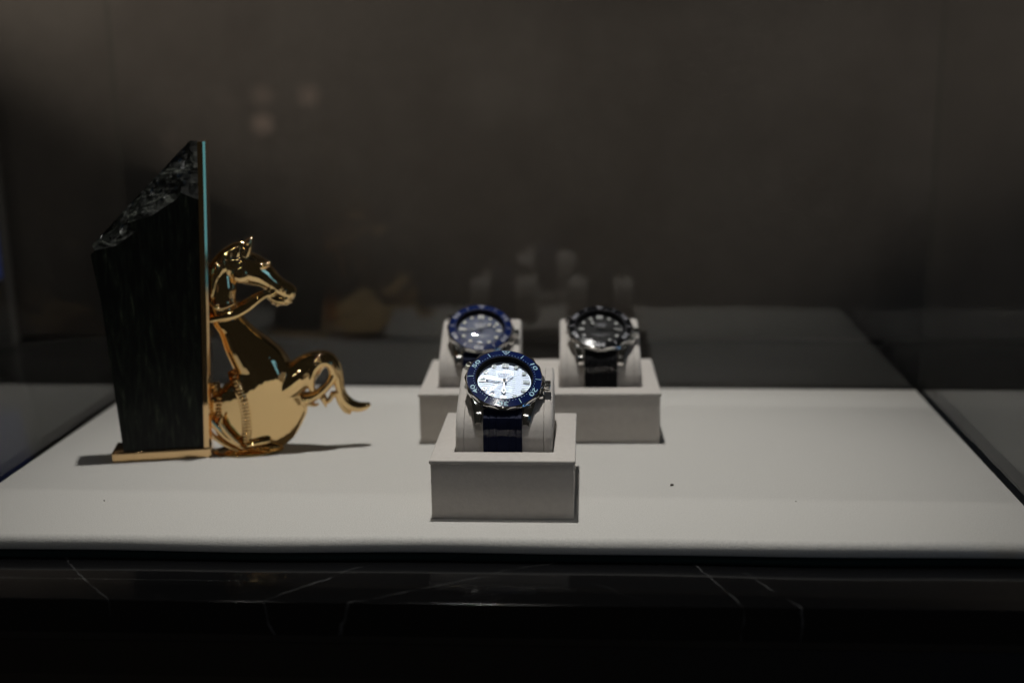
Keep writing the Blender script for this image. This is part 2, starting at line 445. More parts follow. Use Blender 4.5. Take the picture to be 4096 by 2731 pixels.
CP = [(18.6, .6), (17.9, 12), (17.8, 34), (18.4, 39), (20.2, 44), (24, 48.6), (30, 51.8), (38, 55.4), (46, 59.3), (52, 62.0), (57, 63.6),
      (61.5, 63.9), (65.5, 62.3), (68.6, 58.6), (70.4, 53), (71, 44), (71, 12), (70.4, .6)]
def cushion(base, label):
    """base: (x,y,rz) of the opening's left edge on the tray front line"""
    t = tag(empty('cushion', (base[0], base[1], 0), base[2]), label, 'watch cushion')
    Wc = 49.6
    # smooth profile
    prof = []
    n = len(CP)
    for i in range(n):
        p0, p1, p2, p3 = CP[i-1 if i else 0], CP[i], CP[min(i+1, n-1)], CP[min(i+2, n-1)]
        if i == n-1: prof.append(p1); break
        for k in range(3):
            u = k/3
            prof.append(tuple(.5*((2*p1[q]) + (-p0[q]+p2[q])*u + (2*p0[q]-5*p1[q]+4*p2[q]-p3[q])*u*u + (-p0[q]+3*p1[q]-3*p2[q]+p3[q])*u**3) for q in (0, 1)))
    cy = 44.5
    V, F = [], []
    xs = []
    for x, ins in ((0, 2.2), (.25, 1.1), (.9, .35), (2.0, 0), (4.2, 0), (4.42, .55), (4.64, 0), (15, -.2), (24.8, -.3)):
        xs.append((x, ins))
    xs = xs + [(Wc-x, i) for x, i in xs[::-1][1:]]
    m = len(prof)
    for x, ins in xs:
        for k, (y, z) in enumerate(prof):
            a = prof[max(k-1, 0)]; b = prof[min(k+1, m-1)]
            dy, dz = b[0]-a[0], b[1]-a[1]; L = math.hypot(dy, dz) or 1
            ny, nz = dz/L, -dy/L                   # inward for this winding
            wob = .12*noise.noise(Vector((x*.12, y*.1, z*.1)))
            V.append((x, y+ny*(ins+wob), max(.3, z+nz*(ins+wob))))
    for i in range(len(xs)-1):
        for k in range(m-1): F.append((i*m+k, (i+1)*m+k, (i+1)*m+k+1, i*m+k+1))
        F.append((i*m+m-1, (i+1)*m+m-1, (i+1)*m, i*m))
    F.append(tuple(range(m))); F.append(tuple((len(xs)-1)*m+k for k in range(m)))
    link('pad', from_py(V, F, angle=50), 'suede', t)
    for sx in (4.42, Wc-4.42):
        SV, SF = [], []
        for k, (y, z) in enumerate(prof):
            a = prof[max(k-1, 0)]; b = prof[min(k+1, m-1)]
            dy, dz = b[0]-a[0], b[1]-a[1]; L = math.hypot(dy, dz) or 1
            ny, nz = dz/L, -dy/L
            for q in (-.13, .13): SV.append((sx+q, y+ny*.40, max(.4, z+nz*.40)))
        for k in range(m-1): SF.append((2*k, 2*k+1, 2*k+3, 2*k+2))
        link('seam', from_py(SV, SF), 'seam', t)
    return t
def on_tray(loc, rz, x, y, z=0):
    return (loc[0]+x*math.cos(rz)-y*math.sin(rz), loc[1]+x*math.sin(rz)+y*math.cos(rz), z)
FT = (0, 0, 0); BT = (-24.83, 125.3, 0)
p = on_tray(FT, FR, 11.6, 0); cushion((p[0], p[1], FR), 'grey suede cushion in the front tray carrying the silver dial watch')
p = on_tray(BT, BRZ, 10.8, 0); cushion((p[0], p[1], BRZ), 'grey suede cushion carrying the blue dial watch in the wide tray')
p = on_tray(BT, BRZ, 85.0, 0); cushion((p[0], p[1], BRZ), 'grey suede cushion carrying the black dial watch in the wide tray')

# ------------------------------------------------------------------ watches
def zring(r):                                  # top of the bezel insert
    return 3.55 - (r-15.2)*.16

def polar(r, clock_deg):                       # clock angle, 0 = twelve, clockwise
    a = math.radians(90-clock_deg); return r*math.cos(a), r*math.sin(a)

def rot2(pts, clock_deg):
    a = math.radians(-clock_deg); c, s = math.cos(a), math.sin(a)
    return [(x*c-y*s, x*s+y*c) for x, y in pts]

def watch(loc, rz, tilt, spin, label, ins, dial_mat, groove, strap_mat, lume, ink, bez_ink, hour, minute, second, strap_path):
    root = tag(empty('wristwatch', loc, rz), label, 'watch')
    # tilted frame: its children are placed by a matrix so that the root stays level
    TM = Matrix.Rotation(tilt, 4, 'X') @ Matrix.Rotation(spin, 4, 'Y')
    def part(name, V, F, mat, parent=None, smooth=True, angle=35, sharpok=True):
        me = from_py(V, F, smooth, angle)
        o = link(name, me, mat, parent or root)
        if parent is None: o.matrix_local = TM
        return o
    # case
    prof = [(0, -5.6), (15, -5.6), (17.2, -5.0), (18.8, -3.6), (20.0, -1.6), (20.2, -.2), (20.2, .7), (19.6, 1.0), (15.6, 1.0), (15.5, -.55)]
    V, F = lathe(prof[1:], 96)
    case_o = part('case', V, F, 'steel')
    for sx in (-1, 1):
        for sy in (-1, 1):
            # lug: faceted horn swept outward and down
            secs = []
            for (x, y, zt, zb, wi) in ((13.6, 11.5, .6, -4.2, 6.4), (13.4, 15.5, .3, -4.8, 5.2), (12.7, 19.3, -1.0, -5.6, 4.2), (12.3, 22.3, -3.4, -6.7, 3.6), (12.2, 23.8, -5.4, -7.6, 3.3)):
                ch = min(1.0, wi*.25)
                ring = [(x-wi/2, zb), (x+wi/2-.3, zb), (x+wi/2, zb+1.2), (x+wi/2, zt-ch*1.3), (x+wi/2-ch*1.4, zt), (x-wi/2+.25, zt), (x-wi/2, zt-.25)]
                secs.append([(sx*a, sy*y, b) for a, b in ring])
            n = 7; LV = [q for s_ in secs for q in s_]; LF = []
            for i in range(4):
                for k in range(n): LF.append((i*n+k, i*n+(k+1) % n, (i+1)*n+(k+1) % n, (i+1)*n+k))
            LF.append(tuple(range(n))); LF.append(tuple(4*n+k for k in range(n)))
            part('lug', LV, LF, 'steel', angle=25)
    # crown with fluted rim, and the small valve at ten
    def flute(t, i, r): return r*(1-.07*(.5+.5*math.cos(20*t))) if i in (2, 3) else r
    def side_knob(name, clock, r0, length, rad, cone=False):
        V, F = lathe([(rad*.55, 0), (rad*.6, .7), (rad, .8), (rad, length-.35), (rad*.9, length), (rad*.5, length+.15)], 80, flute)
        a = math.radians(90-clock)
        W = []
        for x, y, z in V:                      # axis z -> outward
            rr = r0+z; W.append((rr*math.cos(a)-x*math.sin(a), rr*math.sin(a)+x*math.cos(a), y-2.0))
        return part(name, W, F, 'steel', angle=25)
    side_knob('crown', 90, 20.0, 4.0, 3.1)
    side_knob('helium_valve', 300, 19.8, 3.7, 2.7)
    for sy in (-1, 1):                         # crown guards
        V, F = prism([(18.2, sy*3.6), (21.4, sy*3.8), (20.9, sy*6.2), (18.6, sy*9.0)], -4.2, -.3)
        V = [(a, b, c-(max(0, a-18.2)*.75 if c > -1 else 0)) for a, b, c in V]
        part('crown_guard', V, F, 'steel', angle=20)
    # bezel
    def scal(t, i, r): return r - .75*abs(math.sin(6*t)) if i in (0, 1, 2) else r - (.28*abs(math.sin(6*t)) if i == 3 else 0)
    V, F = lathe([(20.4, 1.05), (20.8, 1.5), (20.8, 1.95), (20.15, 2.6), (19.5, 2.95), (19.45, 2.72), (15.05, 3.38), (15.03, 3.42), (14.96, 3.3), (14.9, .1), (15.2, 0), (19, 1.02)], 240, scal, True)
    bez = part('bezel', V, F, 'steel_rim', angle=28)
    V, F = lathe([(15.08, 3.39), (15.08, zring(15.08)), (19.4, zring(19.4)), (19.4, 2.74)], 128, None, True)
    insert = part('bezel_insert', V, F, ins, bez)
    def on_ring(P2, F2, lift=.035):
        return [(x, y, zring(math.hypot(x, y))+lift) for x, y in P2], F2
    for mnt in (10, 20, 30, 40, 50):
        P2, F2 = text_poly(str(mnt), 3.3, 1.85, .03)
        P2 = rot2([(x, y+17.55) for x, y in P2], mnt*6)
        V, F = on_ring(P2, F2)
        part('numeral', V, F, bez_ink, bez, smooth=False)
    for mnt in range(5, 60, 10):
        P2 = rot2([(-.17, 15.9), (.17, 15.9), (.17, 18.9), (-.17, 18.9)], mnt*6)
        V, F = on_ring(P2, [(0, 1, 2, 3)]); part('minute_line', V, F, bez_ink, bez, smooth=False)
    DV, DF = [], []
    for mnt in range(60):
        if mnt % 5 == 0 and mnt % 10 == 5: continue
        x, y = polar(15.95, mnt*6)
        rr = .19 if mnt else .01
        o = len(DV); DV += [(x+rr*math.cos(k*PI/4), y+rr*math.sin(k*PI/4)) for k in range(8)]; DF.append(tuple(range(o, o+8)))
    V, F = on_ring(DV, DF); d_o = part('minute_dots', V, F, bez_ink, bez, smooth=False); d_o['kind'] = 'stuff'
    tri_o = [(-2.3, 19.1), (2.3, 19.1), (0, 15.8)]; tri_i = [(-1.62, 18.75), (1.62, 18.75), (0, 16.45)]
    V, F = on_ring(tri_o+tri_i, [(0, 1, 4, 3), (1, 2, 5, 4), (2, 0, 3, 5)]); part('triangle', V, F, bez_ink, bez, smooth=False)
    V, F = lathe([(.01, zring(17.9)+.25), (.35, zring(17.9)+.18), (.5, zring(17.9)+.02)], 12)
    part('pip', [(x, y+17.95, z) for x, y, z in V], F, lume, bez)
    # dial and chapter ring
    V, F = prism([(14.9*math.cos(2*PI*k/96), 14.9*math.sin(2*PI*k/96)) for k in range(96)], -.5, 0)
    dial = part('dial', V, F, dial_mat, angle=30)
    V, F = lathe([(14.88, .02), (14.88, 3.3), (14.5, 3.3), (13.9, .75), (13.9, .02)], 96, None, True)
    part('chapter_ring', V, F, 'rehaut')
    GV, GF = [], []                            # engraved waves
    for j in range(-10, 11):
        y0 = j*1.4+.3; run = None
        for i in range(-70, 71):
            x = i*.2; y = y0+.36*math.sin(x*.62+.5)
            ok = math.hypot(x, y) < 13.3
            if abs(x) < 4.6 and 2.6 < y < 8.0: ok = False
            if abs(x) < 4.4 and -6.6 < y < -3.2: ok = False
            if ok:
                GV += [(x, y-.14, .022), (x, y+.14, .022)]
                if run is not None: GF.append((run, len(GV)-2, len(GV)-1, run+1))
                run = len(GV)-2
            else: run = None
    part('wave_line', GV, GF, groove, dial, smooth=False)['kind'] = 'stuff'
    MV, MF = [], []                            # minute track
    for k in range(60):
        P2 = rot2([(-.05, 13.35), (.05, 13.35), (.05, 13.85), (-.05, 13.85)], k*6)
        o = len(MV); MV += [(x, y, .025) for x, y in P2]; MF.append((o, o+1, o+2, o+3))
    part('minute_track', MV, MF, ink, dial, smooth=False)['kind'] = 'stuff'
    LV, LF = [], []
    for s_, size, y, xs in (('OMEGA', 1.75, 5.2, 1.2), ('PROFESSIONAL', .75, 3.05, 1.25), ('CO-AXIAL MASTER CHRONOMETER', .72, -4.2, 1.0), ('300m/1000ft', .95, -5.4, 1.0)):
        P2, F2 = text_poly(s_, size, xs); o = len(LV)
        LV += [(a, b+y, .03) for a, b in P2]; LF += [tuple(i+o for i in q) for q in F2]
    P2, F2 = text_poly('Seamaster', 1.5, 1.1); o = len(LV)
    LV += [(a+.35*b, b+4.0, .03) for a, b in P2]; LF += [tuple(i+o for i in q) for q in F2]
    part('lettering', LV, LF, ink, dial, smooth=False)
    OV, OF = [], []                            # the horseshoe shaped letter above the name
    for k in range(25):
        a = math.radians(-60+300*k/24)
        for r in (.62, .9): OV.append((r*math.cos(a), 7.0+r*math.sin(a)*1.05, .05))
    for k in range(24): OF.append((2*k, 2*k+1, 2*k+3, 2*k+2))
    for sx in (-1, 1):
        o = len(OV); OV += [(sx*.25, 6.0, .05), (sx*1.0, 6.0, .05), (sx*1.0, 6.25, .05), (sx*.25, 6.25, .05)]; OF.append((o, o+1, o+2, o+3))
    part('emblem', OV, OF, 'steel_dark' if ink == 'dial_ink' else 'steel', dial, smooth=False)
    # applied hour markers: polished setting with a filled top
    def marker(V, F, V2, F2):
        o = part('hour_marker', V, F, 'steel', angle=30); part('fill', V2, F2, lume, o, angle=30)
    for h in (1, 2, 4, 5, 7, 8, 10, 11):
        x, y = polar(11.6, h*30)
        V, F = lathe([(1.18, .02), (1.18, .52), (1.1, .6), (.95, .6)], 28)
        V2, F2 = lathe([(.96, .55), (.94, .625), (.5, .66), (.01, .67)], 28)
        marker([(a+x, b+y, c) for a, b, c in V], F, [(a+x, b+y, c) for a, b, c in V2], F2)
    def baton(cx, r0, r1, wd, clock):
        P2 = rot2([(cx-wd, r0), (cx+wd, r0), (cx+wd, r1), (cx-wd, r1)], clock)
        V, F = prism(P2, .02, .6)
        P3 = rot2([(cx-wd+.18, r0+.18), (cx+wd-.18, r0+.18), (cx+wd-.18, r1-.18), (cx-wd+.18, r1-.18)], clock)
        V2, F2 = prism(P3, .55, .64); marker(V, F, V2, F2)
    baton(-.98, 9.7, 13.2, .8, 0); baton(.98, 9.7, 13.2, .8, 0)
    baton(0, 9.7, 13.2, .9, 90); baton(0, 9.7, 13.2, .9, 270)
    # date window at six
    V, F = prism([(-1.35, -13.0), (1.35, -13.0), (1.35, -9.6), (-1.35, -9.6)], .015, .1); dw = part('date_window', V, F, 'steel_dark')
    V, F = prism([(-1.0, -12.7), (1.0, -12.7), (1.0, -11.0), (-1.0, -11.0)], .1, .13); part('date_disc', V, F, lume, dw)
    # hands
    def hand(name, clock, zz, polys, fill):
        V, F = merge(*[prism(rot2(p_, clock), zz, zz+.16) for p_ in polys])
        o = part(name, V, F, 'steel', angle=20)
        if fill:
            V, F = prism(rot2(fill, clock), zz+.15, zz+.19); part('hand_fill', V, F, lume, o)
        return o
    hand('hour_hand', hour, 1.0, [[(-.3, -1.2), (.3, -1.2), (.32, 5.2), (-.32, 5.2)], [(-.35, 5.2), (.35, 5.2), (1.35, 6.9), (0, 8.9), (-1.35, 6.9)]], [(-.2, 5.7), (.2, 5.7), (.95, 6.9), (0, 8.2), (-.95, 6.9)])
    hand('minute_hand', minute, 1.3, [[(-.35, -1.4), (.35, -1.4), (.75, 8.6), (.42, 8.6), (.1, 1.2), (-.1, 1.2), (-.42, 8.6), (-.75, 8.6)], [(-.95, 8.6), (.95, 8.6), (.0, 13.1)]], [(-.55, 8.9), (.55, 8.9), (0, 12.1)])
    hand('seconds_hand', second, 1.6, [[(-.08, -4.6), (.08, -4.6), (.05, 13.2), (-.05, 13.2)], [(-.38, -6.6), (.38, -6.6), (.38, -4.4), (-.38, -4.4)], [(.95*math.cos(k*PI/8), 8.9+.95*math.sin(k*PI/8)) for k in range(16)]], [(.7*math.cos(k*PI/8), 8.9+.7*math.sin(k*PI/8)) for k in range(16)])
    V, F = lathe([(.75, .2), (.75, 1.9), (.55, 2.05), (.01, 2.1)], 20); part('hand_cap', V, F, 'steel')
    # domed crystal
    Pf = [(14.9, 3.2), (14.9, 3.62)] + [(14.9*math.cos(a), 3.62+.62*math.sin(a)) for a in [PI/2*k/12 for k in range(1, 12)]]
    SG = 1.2; Rd = (14.88**2+SG**2)/(2*SG)
    Pf = [(14.88, 3.55)]+[(14.88*(1-k/24), 3.62+math.sqrt(Rd*Rd-(14.88*(1-k/24))**2)-(Rd-SG)) for k in range(0, 24)] + [(.02, 3.62+SG)]
    V, F = lathe(Pf, 96)
    part('crystal', V, F, 'crystal', angle=60)
    # strap: ribbed rubber following the path (world-level coordinates relative to the root)
    def ribbon(name, path, mat, half, bump, thick, parent=None):
        cols = bump; m = len(cols); V, F = [], []
        for k, (y, z) in enumerate(path):
            a = path[max(k-1, 0)]; b = path[min(k+1, len(path)-1)]
            dy, dz = b[0]-a[0], b[1]-a[1]; L = math.hypot(dy, dz); ny, nz = dz/L, -dy/L   # outward
            for (x, h) in cols: V.append((x*half, y+ny*(thick/2+h), z+nz*(thick/2+h)))
            for (x, h) in reversed(cols): V.append((x*half, y-ny*thick/2, z-nz*thick/2))
        n = 2*m
        for k in range(len(path)-1):
            for q in range(n): F.append((k*n+q, k*n+(q+1) % n, (k+1)*n+(q+1) % n, (k+1)*n+q))
        F.append(tuple(range(n))); F.append(tuple((len(path)-1)*n+q for q in range(n)))
        o = link(name, from_py(V, F, angle=25), mat, parent or root); return o
    cols = [(-1, -.5), (-.97, 0), (-.80, 0), (-.78, -.28), (-.66, -.28), (-.63, .12), (-.40, .16), (-.37, -.12), (-.30, -.12), (-.27, .2), (0, .26),
            (.27, .2), (.30, -.12), (.37, -.12), (.40, .16), (.63, .12), (.66, -.28), (.78, -.28), (.80, 0), (.97, 0), (1, -.5)]
    fpath, bpath = strap_path
    st = ribbon('strap', fpath, strap_mat, 9.9, cols, 2.2)
    b2 = [(-x, h) for x, h in cols][::-1]
    ribbon('strap', [(y, z) for y, z in bpath][::-1], strap_mat, 9.9, cols, 2.2)
    # crumpled protective film wrapped across the strap just below the lugs
    FV, FF = [], []
    nx, ny_ = 30, 10
    sd = len(label)*1.7
    for j in range(ny_):
        v = j/(ny_-1)
        for i in range(nx+1):
            x = -10.5 + 21*i/nx
            crease = .9*noise.noise(Vector((x*.22, 0, sd))) + .35*noise.noise(Vector((x*.8, 0, sd)))
            zz = fpath[1][1] - 5.6 - 4.6*v + crease*min(1, v*1.5)
            out_ = .3 + 2.2*(1-v)**.8
            out_ += .18*noise.noise(Vector((x*.5, v*3, sd+5))) + .08*noise.noise(Vector((x*1.5, v*5, sd)))
            yy = None
            for (a, b) in zip(fpath, fpath[1:]):
                if min(a[1], b[1]) <= zz <= max(a[1], b[1]):
                    u = (zz-a[1])/((b[1]-a[1]) or 1); yy = a[0]+u*(b[0]-a[0])
            if yy is None: yy = fpath[-1][0]
            FV.append((x, yy-1.45-max(0, out_), zz))
    for j in range(ny_-1):
        for i in range(nx):
            a = j*(nx+1)+i; FF.append((a, a+1, a+nx+2, a+nx+1))
    link('protective_film', from_py(FV, FF, angle=180), 'film', root)
    return root

TILT = math.radians(33.5)
CW = Vector((0, 35.0, 62.4))
def strap_paths(tilt):
    c, s = math.cos(tilt), math.sin(tilt)
    def L(ly, lz): return (ly*c - lz*s, ly*s + lz*c)
    y0 = -35.0
    f = [L(-17.5, -2.2), L(-19.8, -2.9)]
    f += [(16.9+y0, 47.6-62.4), (16.2+y0, 44-62.4), (16.1+y0, 38-62.4), (16.3+y0, 31-62.4), (16.6+y0, 24-62.4)]
    b = [L(17.5, -2.6), L(20.5, -3.6), L(23.5, -5.6), (26.6, 4.0), (31.0, 1.0), (34.6, -4.6), (36.8, -12), (37.3, -20), (37.3, -30)]
    return f, b
def put_watch(T, rz, xc, tilt, spin, **k):
    p = on_tray(T, rz, xc, CW.y, CW.z)
    return watch(p, rz, tilt, spin, strap_path=strap_paths(tilt), **k)
put_watch(FT, FR, 36.0, TILT, math.radians(4.3),
          label='watch with silver white wave dial, blue bezel and navy strap in the front tray',
          ins='blue_ceramic', dial_mat='white_dial', groove='groove', strap_mat='navy_rubber', lume='lume_grey', ink='dial_ink', bez_ink='ice', hour=180, minute=278, second=222)
put_watch(BT, BRZ, 35.9, TILT, math.radians(4.3),
          label='watch with dark blue dial, blue bezel and navy strap behind the silver one',
          ins='blue_ceramic', dial_mat='blue_dial', groove='groove_blue', strap_mat='navy_rubber', lume='lume_white', ink='silver_ink', bez_ink='silver_ink', hour=52, minute=262, second=75)
put_watch(BT, BRZ, 110.0, math.radians(28.5), math.radians(1.5),
          label='watch with black dial, black bezel and black strap at the right',
          ins='black_ceramic', dial_mat='black_dial', groove='groove_black', strap_mat='black_rubber', lume='lume_white', ink='silver_ink', bez_ink='silver_ink', hour=318, minute=93, second=325)

# ------------------------------------------------------------------ horse ornament with stone slab
OR = empty('horse_ornament', (-145.7, 105.1, 0), math.atan2(.224, .974))
tag(OR, 'polished gold rearing horse beside a dark marble slab with broken top on a gold base', 'ornament')
def lean(z): return .0455*z                    # the upright leans slightly to the right
# gold base and upright
bm = bmesh.new(); bm_box(bm, -56.5, -.1, -10.5, 10.5, .1, 6.2, .35, 2)
link('base', from_bm(bm, angle=50), 'gold_flat', OR)
up_poly = [(-4.3, -10.5), (-1.55, -10.5), (-1.35, -10.42), (-.08, -9.15), (0, -8.95), (0, 10.5), (-4.3, 10.5)]
V, F = prism(up_poly, 6.25, 183.4)
link('upright', from_py([(x+lean(z), y, z) for x, y, z in V], F, angle=20), 'gold_flat', OR)
# stone slab: polished body plus broken top
def slab():
    out = [(-50.0, 6.25), (-4.5, 6.25), (-4.5+lean(183), 183.3), (-.6, 183.8), (-8, 176.8), (-30, 155.0), (-44, 141.2), (-58.8, 126.6), (-58.6, 122), (-56.5, 104), (-55.6, 96)]
    chip = [(-4.5+lean(151), 151.0), (-2.5, 153.2), (-7, 155.2), (-9.3, 151.8), (-17.2, 147.1), (-24, 142.7), (-37.6, 139.2), (-33, 134.4), (-44, 126.8), (-56, 124.5)]
    return out, chip
out, chip = slab()
F0, F1 = -9.2, 8.6
body_poly = [(-50.0, 6.25), (-4.6, 6.25), (-4.6+lean(151), 151.0)] + chip[1:] + [(-58.6, 122), (-56.5, 104), (-55.4, 97)]
def slab_mesh():
    n = len(body_poly); rnd = random.Random(4)
    V = [(x, F0, z) for x, z in body_poly] + [(x, F1, z) for x, z in body_poly]
    F = [tuple(range(n)), tuple(range(n, 2*n))[::-1]]
    for k in range(n): F.append((k, n+k, n+(k+1) % n, (k+1) % n))
    return from_py(V, F, angle=20)
link('slab', slab_mesh(), 'green_marble', OR)
def chip_mesh():
    # ragged broken face from the polished edge (front) up to the crest further back
    lo = chip[::-1]                             # left to right along the lower ragged edge
    hi = [(-58.8, 126.6), (-51, 134.3), (-44, 141.2), (-37, 148.1), (-30, 155.0), (-23, 161.9), (-15, 169.8), (-8, 176.8), (-.6, 183.8), (-4.5+lean(183), 183.3)]
    def samp(P, u):
        L = [0]
        for a, b in zip(P, P[1:]): L.append(L[-1]+math.dist(a, b))
        t = u*L[-1]
        for i in range(len(P)-1):
            if t <= L[i+1] or i == len(P)-2:
                q = (t-L[i])/((L[i+1]-L[i]) or 1); return (P[i][0]+q*(P[i+1][0]-P[i][0]), P[i][1]+q*(P[i+1][1]-P[i][1]))
    nu, nv = 54, 15
    V, F = [], []
    for i in range(nu+1):
        u = i/nu; a = samp(lo, u); b = samp(hi, u)
        for j in range(nv+1):
            v = j/nv
            x = a[0]+(b[0]-a[0])*v; z = a[1]+(b[1]-a[1])*v
            d = F0 + 7.0*v**1.2
            pn = Vector((x*.10, d*.2, z*.10))
            h = 3.2*noise.noise(pn) + 2.6*abs(noise.noise(pn*1.7)) + 1.1*abs(noise.noise(pn*4)) + .35*noise.noise(pn*9)
            fade = min(1, v*5, (1-v)*6+.25) * min(1, u*12+.2, (1-u)*12+.15)
            jx = .55*noise.noise(Vector((i*3.1, j*2.3, 1.5)))*fade; jz = .55*noise.noise(Vector((i*2.7, j*3.7, 8.5)))*fade
            V.append((x + jx + .3*h*fade*(v), d + h*fade, z + jz + .35*h*fade*(v < .99)))
    for i in range(nu):
        for j in range(nv):
            a = i*(nv+1)+j; F.append((a, a+nv+1, a+nv+2, a+1))
    # back: close towards the rear face
    m = len(V)
    for i in range(nu+1):
        q = V[i*(nv+1)+nv]; V.append((q[0]-.4, F1, q[2]-.8))
    for i in range(nu): F.append((i*(nv+1)+nv, (i+1)*(nv+1)+nv, m+i+1, m+i))
    m2 = len(V)
    for i in range(nu+1):
        q = V[i*(nv+1)]; V.append((q[0], F1, q[2]))
    for i in range(nu): F.append((m+i, m+i+1, m2+i+1, m2+i))
    F.append(tuple([j for j in range(nv+1)]+[m, m2])); F.append(tuple([nu*(nv+1)+j for j in range(nv+1)]+[m+nu, m2+nu]))
    return from_py(V, F, angle=12)
link('broken_face', chip_mesh(), 'broken_stone', OR)

# the horse: drawn on a side-view grid (x right, y down), lofted to solid limbs and fused into one surface
def H(x, y):
    return (-1.706+.087023*x-.006308*y+2.309e-6*x*y, 136.70-.0027966*x-.0912784*y-1.82e-6*x*y)
KH = .089
def loft(path, d=0, n=20):
    """path: (x, y, half width, depth radius mm[, d])"""
    V, F = [], []
    P = [H(q[0], q[1]) for q in path]
    # resample with catmull-rom
    pts = []
    for i in range(len(path)-1):
        i0, i3 = max(i-1, 0), min(i+2, len(path)-1)
        for k in range(5):
            u = k/5
            def cr(a, b, c, e): return .5*(2*b+(-a+c)*u+(2*a-5*b+4*c-e)*u*u+(-a+3*b-3*c+e)*u**3)
            row = []
            for f in (lambda j: P[j][0], lambda j: P[j][1], lambda j: path[j][2]*KH, lambda j: path[j][3], lambda j: path[j][4] if len(path[j]) > 4 else d):
                row.append(cr(f(i0), f(i), f(i+1), f(i3)))
            pts.append(row)
    j = len(path)-1; pts.append([P[j][0], P[j][1], path[j][2]*KH, path[j][3], path[j][4] if len(path[j]) > 4 else d])
    m = len(pts)
    # rounded ends
    full = []
    a = pts[0]; b = pts[1]; L = math.hypot(b[0]-a[0], b[1]-a[1]) or 1; tx, tz = (b[0]-a[0])/L, (b[1]-a[1])/L
    for q in (80, 55, 28):
        s_, c_ = math.sin(math.radians(q)), math.cos(math.radians(q)); rr = .55*min(a[2], a[3])
        full.append([a[0]-tx*rr*s_, a[1]-tz*rr*s_, a[2]*c_, a[3]*c_, a[4]])
    full += pts
    a = pts[-1]; b = pts[-2]; L = math.hypot(a[0]-b[0], a[1]-b[1]) or 1; tx, tz = (a[0]-b[0])/L, (a[1]-b[1])/L
    for q in (28, 55, 80):
        s_, c_ = math.sin(math.radians(q)), math.cos(math.radians(q)); rr = .55*min(a[2], a[3])
        full.append([a[0]+tx*rr*s_, a[1]+tz*rr*s_, a[2]*c_, a[3]*c_, a[4]])
    m = len(full)
    for i, q in enumerate(full):
        a = full[max(i-1, 0)]; b = full[min(i+1, m-1)]
        dx, dz = b[0]-a[0], b[1]-a[1]; L = math.hypot(dx, dz) or 1; px, pz = -dz/L, dx/L
        for k in range(n):
            t = 2*PI*k/n
            V.append((q[0]+px*q[2]*math.cos(t), q[4]+q[3]*math.sin(t), q[1]+pz*q[2]*math.cos(t)))
    for i in range(m-1):
        for k in range(n): F.append((i*n+k, i*n+(k+1) % n, (i+1)*n+(k+1) % n, (i+1)*n+k))
    F.append(tuple(range(n))); F.append(tuple((m-1)*n+k for k in range(n)))
    return V, F
TORSO = [(250, 110, 240, 4.5), (300, 95, 255, 5.5), (400, 90, 275, 6.6), (480, 92, 270, 7.0), (570, 98, 300, 7.6), (640, 120, 365, 8.6), (700, 160, 440, 9.8), (800, 192, 570, 11.6),
         (900, 238, 638, 13.0), (960, 255, 662, 13.4), (1040, 190, 688, 13.0), (1120, 120, 722, 12.0), (1200, 112, 736, 10.8),
         (1290, 116, 702, 9.3), (1380, 150, 650, 7.7), (1430, 215, 595, 6.6), (1455, 260, 560, 6)]
def torso():
    V, F = [], []; n = 40; rows = []
    for i in range(len(TORSO)-1):
        i0, i3 = max(i-1, 0), min(i+2, len(TORSO)-1)
        for k in range(4):
            u = k/4
            rows.append([.5*(2*TORSO[i][q]+(-TORSO[i0][q]+TORSO[i+1][q])*u+(2*TORSO[i0][q]-5*TORSO[i][q]+4*TORSO[i+1][q]-TORSO[i3][q])*u*u+(-TORSO[i0][q]+3*TORSO[i][q]-3*TORSO[i+1][q]+TORSO[i3][q])*u**3) for q in range(4)])
    rows.append(TORSO[-1])
    for (y, xl, xr, rd) in rows:
        a = H(xl, y); b = H(xr, y)
        for k in range(n):
            t = 2*PI*k/n; ct, st = math.cos(t), math.sin(t)
            u = .5+.5*ct
            V.append((a[0]+(b[0]-a[0])*u, rd*math.copysign(abs(st)**.9, st), a[1]+(b[1]-a[1])*u))
    m = len(rows)
    for i in range(m-1):
        for k in range(n): F.append((i*n+k, i*n+(k+1) % n, (i+1)*n+(k+1) % n, (i+1)*n+k))
    F.append(tuple(range(n))); F.append(tuple((m-1)*n+k for k in range(n)))
    return V, F
def blob(x, y, r, rd, d):
    c = H(x, y); V, F = lathe([(math.cos(a), math.sin(a)) for a in [-PI/2+PI*k/10 for k in range(1, 10)]], 16)
    return [(c[0]+vx*r*KH, d+vy*rd, c[1]+vz*r*KH) for vx, vy, vz in V], F
